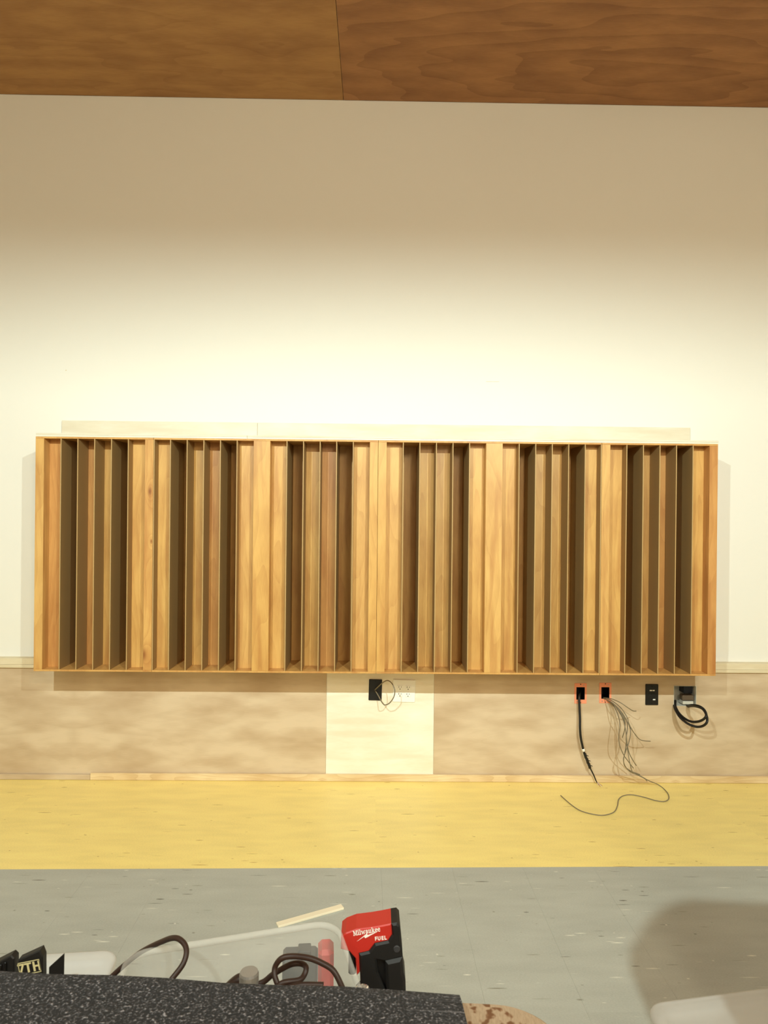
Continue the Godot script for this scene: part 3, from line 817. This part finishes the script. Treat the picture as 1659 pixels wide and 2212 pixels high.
func build_foreground() -> void:
	# bench nearest the camera: rounded board, carpet remnant laid over it
	var bench := thing("work_bench", "tan stained bench board with a rounded corner at the bottom edge of the picture", "bench", Vector3(-0.338, 0.0, 3.117), -0.070)
	var st := new_st()
	var rings := []
	for q: Array in [[0.004, 0.766], [0.0, 0.770], [0.0, 0.796], [0.004, 0.800]]:
		rings.append(round_rect(1.160 - q[0] * 2.0, 0.520 - q[0] * 2.0, 0.085, q[1], 10))
	add_loft(st, rings)
	add_cap(st, rings[0])
	add_cap(st, rings[3], true)
	put("top", done(st), M.bench_top, bench)
	for sx: float in [-1.0, 1.0]:
		for sz: float in [-1.0, 1.0]:
			put("leg", box(Vector3(0.045, 0.766, 0.045), 0.004), M.cart_top, bench, Vector3(sx * 0.46, 0.383, sz * 0.17))
	for sz: float in [-1.0, 1.0]:
		put("rail", box(Vector3(0.874, 0.07, 0.02), 0.003), M.cart_top, bench, Vector3(0, 0.730, sz * 0.17))
	var carpet := thing("carpet_remnant", "speckled charcoal carpet remnant lying over the bench board", "carpet", Vector3(-0.338, 0.8005, 3.117), -0.070)
	st = new_st(true)
	rings = []
	# a thick pad: rolled far edge, cut end at the right
	for k in 13:
		var x := lerpf(-0.62, 0.438, k / 12.0)
		var ring := []
		var slope := 0.012 * k / 12.0
		for q: Vector2 in [Vector2(0.20, 0.0), Vector2(0.20, 0.018), Vector2(0.0, 0.020), Vector2(-0.20, 0.020), Vector2(-0.235, 0.0195), Vector2(-0.252, 0.016), Vector2(-0.259, 0.010), Vector2(-0.258, 0.004), Vector2(-0.250, 0.0)]:
			ring.append(Vector3(x + (0.25 + q.x) * 0.12, q.y, q.x + 0.003 * sin(k * 1.7) + slope * 0.0))
		rings.append(ring)
	add_loft(st, rings)
	add_cap(st, rings[0])
	add_cap(st, rings[12], true)
	put("pile", done(st), M.carpet, carpet)

	# low cart behind the bench, which the boxes stand on
	var cart := thing("low_cart", "low cart behind the bench under the plastic bin", "cart", Vector3(-0.34, 0.0, 2.585))
	put("top", box(Vector3(1.02, 0.022, 0.46), 0.004), M.cart_top, cart, Vector3(0, 0.409, 0))
	for sx: float in [-1.0, 1.0]:
		for sz: float in [-1.0, 1.0]:
			put("leg", box(Vector3(0.035, 0.398, 0.035), 0.003), M.metal_black, cart, Vector3(sx * 0.45, 0.199, sz * 0.18))
	put("shelf", box(Vector3(0.864, 0.016, 0.36), 0.003), M.cart_top, cart, Vector3(0, 0.14, 0))
	var deck := 0.4203

	# translucent bin
	var bin := thing("storage_bin", "clear translucent plastic bin holding brown cords", "bin", Vector3(-0.256, deck, 2.640), 0.265)
	put("tub", tub_mesh(0.415, 0.275, 0.240, 0.035, 0.045), M.clear_plastic, bin)
	put("rim", rim_mesh(0.415, 0.275, 0.240, 0.045, 0.006), M.rim_plastic, bin)
	var cords := [
		[Vector3(-0.559, 0.556, 2.500), Vector3(-0.524, 0.589, 2.500), Vector3(-0.482, 0.631, 2.520), Vector3(-0.431, 0.672, 2.550), Vector3(-0.391, 0.700, 2.580), Vector3(-0.366, 0.695, 2.600), Vector3(-0.365, 0.678, 2.620), Vector3(-0.385, 0.656, 2.640), Vector3(-0.400, 0.638, 2.660)],
		[Vector3(-0.062, 0.647, 2.660), Vector3(-0.067, 0.662, 2.660), Vector3(-0.083, 0.684, 2.650), Vector3(-0.104, 0.691, 2.640), Vector3(-0.129, 0.694, 2.630), Vector3(-0.161, 0.691, 2.620), Vector3(-0.182, 0.687, 2.620), Vector3(-0.194, 0.671, 2.620), Vector3(-0.192, 0.657, 2.630), Vector3(-0.178, 0.646, 2.640), Vector3(-0.142, 0.658, 2.650), Vector3(-0.101, 0.658, 2.650)],
		[Vector3(-0.279, 0.620, 2.600), Vector3(-0.226, 0.626, 2.600), Vector3(-0.200, 0.644, 2.600), Vector3(-0.168, 0.662, 2.600), Vector3(-0.147, 0.664, 2.600), Vector3(-0.137, 0.663, 2.610), Vector3(-0.140, 0.655, 2.620), Vector3(-0.149, 0.653, 2.630), Vector3(-0.179, 0.654, 2.640), Vector3(-0.199, 0.633, 2.640)],
	]
	var cord_labels := ["brown rubber cord arching high over the left end of the bin", "brown rubber cord making the big loop at the right end of the bin", "brown rubber cord making the small inner loop in the bin"]
	for k in 3:
		tag(put("brown_cord", tube(cords[k], 0.0052, 9, 7), M.brown_rubber), cord_labels[k], "cord", "brown cords in the bin")
	var plug := thing("cord_plug", "dark cord plug with steel prongs lying in the bin", "plug", Vector3(-0.262, 0.6330, 2.625))
	put("body", tube([Vector3(-0.030, -0.012, 0), Vector3(-0.012, 0.006, 0), Vector3(0.006, 0.018, 0), Vector3(0.020, 0.012, 0)], 0.0100, 10, 4, 0.0120), M.brown_rubber, plug)
	for s: float in [-1.0, 1.0]:
		put("prong", box(Vector3(0.012, 0.0055, 0.0015)), M.steel, plug, Vector3(0.022, -0.004, s * 0.005 + 0.006))
	var can := put("steel_tube", lathe([Vector2(0.0, 0.0), Vector2(0.0160, 0.0), Vector2(0.0170, 0.002), Vector2(0.0170, 0.278), Vector2(0.0155, 0.282), Vector2(0.0, 0.282)], 22), M.steel, null, Vector3(-0.2300, deck + 0.0075, 2.690))
	tag(can, "slim brushed steel tube standing in the bin beside the cords", "tube")
	# battery charger seen through the far wall of the bin
	var ch := thing("battery_charger", "red and grey battery charger seen through the bin wall", "charger", Vector3(-0.140, deck, 2.405), 0.08)
	put("body", box(Vector3(0.076, 0.142, 0.050), 0.006), M.tool_grey, ch, Vector3(-0.029, 0.071, 0))
	put("red_shell", box(Vector3(0.034, 0.156, 0.052), 0.008), M.tool_red, ch, Vector3(0.0265, 0.078, 0))
	put("terminal", box(Vector3(0.028, 0.010, 0.030), 0.002), M.tool_black, ch, Vector3(-0.020, 0.1472, 0))

	# cordless driver
	var dr := thing("cordless_driver", "red and black cordless power tool standing right of the bin", "power tool", Vector3(0.0, deck, 2.441))
	put("housing", prism([
		Vector2(-0.078, 0.634), Vector2(-0.068, 0.642), Vector2(-0.047, 0.650), Vector2(-0.015, 0.654), Vector2(0.008, 0.658), Vector2(0.027, 0.662), Vector2(0.029, 0.639), Vector2(0.021, 0.626), Vector2(-0.007, 0.620), Vector2(-0.019, 0.604), Vector2(-0.040, 0.599), Vector2(-0.038, 0.560), Vector2(-0.044, 0.552), Vector2(-0.047, 0.588), Vector2(-0.060, 0.603), Vector2(-0.078, 0.608)
	], 0.0, deck, 0.058, 0.0022), M.tool_red, dr)
	put("grip", prism([
		Vector2(0.027, 0.662), Vector2(0.039, 0.664), Vector2(0.045, 0.658), Vector2(0.052, 0.592), Vector2(0.015, 0.583), Vector2(-0.003, 0.586), Vector2(0.000, 0.560), Vector2(0.018, 0.517), Vector2(0.026, 0.490), Vector2(-0.034, 0.484), Vector2(-0.037, 0.548), Vector2(-0.040, 0.599), Vector2(-0.019, 0.604), Vector2(-0.007, 0.620), Vector2(0.021, 0.626), Vector2(0.029, 0.639)
	], 0.0, deck, 0.062, 0.0040), M.tool_black, dr)
	put("battery", prism([
		Vector2(0.015, 0.585), Vector2(0.051, 0.593), Vector2(0.054, 0.560), Vector2(0.058, 0.545), Vector2(0.060, 0.490), Vector2(0.022, 0.487), Vector2(0.017, 0.548)
	], 0.0, deck, 0.070, 0.006), M.tool_black, dr)
	put("handle_core", box(Vector3(0.060, 0.120, 0.030), 0.003), M.tool_black, dr, Vector3(0.016, 0.140, 0.0))
	put("foot", box(Vector3(0.105, 0.085, 0.074), 0.010), M.tool_black, dr, Vector3(0.006, 0.0427, 0.0))
	put("trigger", box(Vector3(0.016, 0.060, 0.022), 0.004), M.tool_black, dr, Vector3(-0.0545, 0.150, 0.0))
	put("vent_button", lathe([Vector2(0.0, 0.002), Vector2(0.006, 0.002), Vector2(0.0075, 0.0), Vector2(0.0, 0.0)], 16), M.tool_grey, dr, Vector3(0.039, 0.190, 0.031)).rotation.x = PI * 0.5
	var word := put("lettering", text("Milwaukee", 0.0150, 0.0008, true, true, "Droid Serif"), M.print_white, dr, Vector3(-0.0245, 0.2260, 0.0294))
	word.rotation.z = 0.17
	word.scale = Vector3(0.50, 0.66, 1.0)
	var fuel := put("lettering", text("FUEL", 0.0078, 0.0008, true), M.print_white, dr, Vector3(0.0050, 0.2115, 0.0294))
	fuel.rotation.z = 0.10
	put("lightning_mark", extrude(PackedVector2Array([Vector2(-0.022, -0.0075), Vector2(-0.006, 0.0006), Vector2(-0.004, -0.0030), Vector2(0.0235, 0.0080), Vector2(0.0020, 0.0030), Vector2(0.0, 0.0062)]), 0.0008, 0.0001), M.print_white, dr, Vector3(-0.0235, 0.2150, 0.0294)).rotation.z = 0.12
	var so := put("socket_bit", lathe([Vector2(0.0, 0.160), Vector2(0.011, 0.160), Vector2(0.0125, 0.168), Vector2(0.0150, 0.166), Vector2(0.0160, 0.160), Vector2(0.0160, 0.0), Vector2(0.0, 0.0)], 20), M.chrome, null, Vector3(-0.0300, deck + 0.0003, 2.5580))
	tag(so, "chrome socket standing at the foot of the red power tool", "socket")

	# black cases and the white tub at the left edge
	var case_ := thing("black_case", "black case with 7TH in a frame on its side", "case", Vector3(-0.6600, deck, 2.592))
	put("body", prism([Vector2(-0.0270, 0.0), Vector2(0.0270, 0.0), Vector2(0.0240, 0.2560), Vector2(0.0190, 0.2690), Vector2(-0.0220, 0.2500)], 0, 0, 0.018, 0.002), M.tool_black, case_)
	var seven := put("lettering", text("7TH", 0.0180, 0.0008, true), M.print_cream, case_, Vector3(0.0, 0.2365, 0.0093))
	seven.rotation.z = 0.20
	for a: Array in [[0.0, 0.0115, 0.040, 0.0012], [0.0, -0.0115, 0.040, 0.0012], [-0.0200, 0.0, 0.0012, 0.0242], [0.0200, 0.0, 0.0012, 0.0242]]:
		var bar := put("frame_line", box(Vector3(a[2], a[3], 0.0008)), M.print_cream, case_, Vector3(0, 0.2365, 0.0093) + Basis(Vector3.BACK, 0.20) * Vector3(a[0], a[1], 0))
		bar.rotation.z = 0.20
	var grip := thing("ribbed_case", "black ribbed case at the very left edge beside the 7TH case", "case", Vector3(-0.7250, deck, 2.590))
	put("body", prism([Vector2(-0.060, 0.0), Vector2(0.0360, 0.0), Vector2(0.0350, 0.2520), Vector2(0.0290, 0.2580), Vector2(-0.0600, 0.2120)], 0, 0, 0.020, 0.002), M.tool_black, grip)
	for k in 9:
		put("rib", box(Vector3(0.0035, 0.190, 0.004), 0.001), M.black_plastic, grip, Vector3(-0.048 + k * 0.0085, 0.118 + k * 0.0042, 0.0115))
	var flap := put("card_flap", prism([Vector2(-0.0140, 0.0), Vector2(0.0140, 0.0), Vector2(0.0160, 0.2560), Vector2(-0.0120, 0.2300)], 0, 0, 0.004, 0.0008), M.tool_black, null, Vector3(-0.6160, deck, 2.590))
	tag(flap, "thin black card flap standing between the 7TH case and the white tub", "card")
	var tub := thing("white_tub", "white milky plastic tub with a rounded corner left of the bin", "tub", Vector3(-0.6450, deck, 2.485), 0.10)
	put("body", tub_mesh(0.180, 0.110, 0.150, 0.020, 0.032), M.milky_plastic, tub)
	st = new_st(true)
	rings = []
	for q: Array in [[0.004, 0.139], [0.005, 0.149], [0.002, 0.154], [-0.004, 0.156], [-0.020, 0.157]]:
		rings.append(round_rect(0.180 + q[0] * 2.0, 0.110 + q[0] * 2.0, 0.032 + q[0] * 0.5, q[1], 6))
	add_loft(st, rings)
	add_cap(st, rings[4], true)
	put("lid", done(st), M.milky_plastic, tub)

	# pale offcut on the floor and the second bin at the right
	var off := put("wood_offcut", box(Vector3(0.262, 0.008, 0.028), 0.001, Vector2(0.3, 0.3), true), M.pale_offcut, null, Vector3(-0.243, 0.0041, 1.330))
	off.rotation.y = 0.47
	tag(off, "pale wood strip lying on the grey floor behind the bin", "wood strip")
	var bin2 := thing("lidded_bin", "milky plastic bin with a lid at the bottom right corner", "bin", Vector3(0.985, 0.0, 2.345), 0.17)
	put("tub", tub_mesh(0.56, 0.38, 0.285, 0.05, 0.050), M.clear_plastic, bin2)
	st = new_st(true)
	rings = []
	for q: Array in [[0.012, 0.286], [0.012, 0.292], [0.010, 0.297], [0.002, 0.300], [-0.020, 0.300], [-0.026, 0.292], [-0.060, 0.291]]:
		rings.append(round_rect(0.56 + q[0] * 2.0, 0.38 + q[0] * 2.0, 0.050 + q[0] * 0.5, q[1], 6))
	add_loft(st, rings)
	add_cap(st, rings[6], true)
	put("lid", done(st), M.haze_plastic, bin2)
	for s: float in [-1.0, 1.0]:
		put("latch", box(Vector3(0.020, 0.060, 0.090), 0.005), M.haze_plastic, bin2, Vector3(s * 0.3005, 0.275, 0))

# ---------------------------------------------------------------- what lights the room, and what shades the floor, out of the picture
func build_behind_camera() -> void:
	var track := thing("light_track", "black light track hung from the plywood ceiling behind the camera", "light track", Vector3(0, 3.53, 4.62))
	put("bar", box(Vector3(3.2, 0.035, 0.038), 0.003), M.metal_black, track)
	for s: float in [-1.0, 1.0]:
		put("rod", tube([Vector3(s * 1.2, 0.0175, 0), Vector3(s * 1.2, CEIL - 3.53 - 0.001, 0)], 0.006, 8, 1), M.metal_black, track)
	for s: float in [-1.0, 1.0]:
		var head := thing("spotlight", "black can spotlight on the %s half of the track" % ("left" if s < 0.0 else "right"), "spotlight", Vector3(s * 1.35, 3.33, 4.62), 0.0, "spotlights on the track")
		var aim := (Vector3(s * 0.85, 1.60, 0.0) - head.position).normalized()
		var turn := Basis.looking_at(aim, Vector3.UP)
		var can := put("can", lathe([Vector2(0.0, -0.17), Vector2(0.055, -0.17), Vector2(0.060, -0.16), Vector2(0.060, 0.0), Vector2(0.054, 0.0), Vector2(0.052, -0.03), Vector2(0.0, -0.03)], 28), M.metal_black, head)
		can.basis = turn * Basis(Vector3.RIGHT, -PI * 0.5)
		var lens := put("lamp_lens", lathe([Vector2(0.0, -0.020), Vector2(0.050, -0.020), Vector2(0.050, -0.026), Vector2(0.0, -0.026)], 28), M.lamp_glass, head)
		lens.basis = can.basis
		put("yoke", tube([Vector3(-0.066, 0.04, 0.03), Vector3(-0.066, 0.11, 0.0), Vector3(0.0, 0.165, 0.0), Vector3(0.066, 0.11, 0.0), Vector3(0.066, 0.04, 0.03)], 0.006, 8, 6), M.metal_black, head)
		# visor over the lens: it cuts the beam off along a level line high on the wall
		var visor := put("visor", box(Vector3(0.70, 0.004, 0.30), 0.001), M.metal_black, head, Vector3(0, 0.042, -0.12))
		visor.rotation.x = VISOR_TILT
		put("visor_lip", box(Vector3(0.70, VISOR_DROP, 0.003)), M.metal_black, head, Vector3(0, 0.0415 - VISOR_DROP * 0.5, -0.27))
		var l := SpotLight3D.new()
		l.name = "spot_beam"
		head.add_child(l)
		l.position = aim * 0.012
		l.basis = turn
		l.light_energy = SPOT_ENERGY
		l.light_color = SPOT_COLOR
		l.light_size = 0.031
		l.spot_angle = SPOT_ANGLE
		l.spot_angle_attenuation = SPOT_BLEND
		l.spot_range = 14.0
		l.spot_attenuation = 2.0
		l.shadow_enabled = true
	# two globe pendants further back in the room
	for k in 2:
		var p := thing("globe_pendant", "opal glass globe pendant hanging %s behind the camera" % ("close" if k == 0 else "far"), "pendant lamp", Vector3(0.9, 2.95, 5.2 + 1.5 * k), 0.0, "globe pendants behind the camera")
		put("lamp_globe", lathe([Vector2(0.0, -0.15), Vector2(0.057, -0.139), Vector2(0.106, -0.106), Vector2(0.139, -0.057), Vector2(0.15, 0.0), Vector2(0.139, 0.057), Vector2(0.106, 0.106), Vector2(0.057, 0.139), Vector2(0.0, 0.15)], 28, true), M.globe_glass, p)
		put("cord", tube([Vector3(0, 0.16, 0), Vector3(0, CEIL - 2.95 - 0.001, 0)], 0.004, 8, 1), M.metal_black, p)
		put("fitter", lathe([Vector2(0.0, 0.135), Vector2(0.045, 0.135), Vector2(0.045, 0.165), Vector2(0.015, 0.19), Vector2(0.0, 0.19)], 18), M.metal_black, p)
		var o := OmniLight3D.new()
		o.name = "globe_light"
		p.add_child(o)
		o.light_energy = GLOBE_ENERGY
		o.light_color = GLOBE_COLOR
		o.light_size = 0.14
		o.omni_range = 14.0
		o.omni_attenuation = 2.0
		o.shadow_enabled = true
	# a loudspeaker on a stand beside the camera: its shadow falls on the grey floor at the right
	var sp := thing("loudspeaker", "black loudspeaker on a pole stand right of the camera", "loudspeaker", Vector3(1.40, 0.0, 2.95), 0.0)
	st_speaker(sp)

func st_speaker(sp: Node3D) -> void:
	var poly := PackedVector2Array([Vector2(-0.42, 0.50), Vector2(0.37, 0.50), Vector2(0.37, 1.46), Vector2(0.34, 1.53), Vector2(0.28, 1.550), Vector2(0.06, 1.562), Vector2(-0.105, 1.576), Vector2(-0.167, 1.553), Vector2(-0.225, 1.508), Vector2(-0.275, 1.450), Vector2(-0.320, 1.395), Vector2(-0.350, 1.330), Vector2(-0.390, 1.158)])
	put("cabinet", extrude(poly, 0.30, 0.02), M.tool_black, sp)
	put("grille", box(Vector3(0.50, 0.80, 0.012), 0.005), M.metal_black, sp, Vector3(0.02, 0.93, -0.154))
	put("pole", tube([Vector3(0, 0.05, 0), Vector3(0, 0.505, 0)], 0.018, 12, 1), M.metal_black, sp)
	for k in 3:
		var a := TAU * k / 3.0 + 0.3
		put("leg", tube([Vector3(0, 0.42, 0), Vector3(cos(a) * 0.36, 0.011, sin(a) * 0.36)], 0.010, 8, 1), M.metal_black, sp)
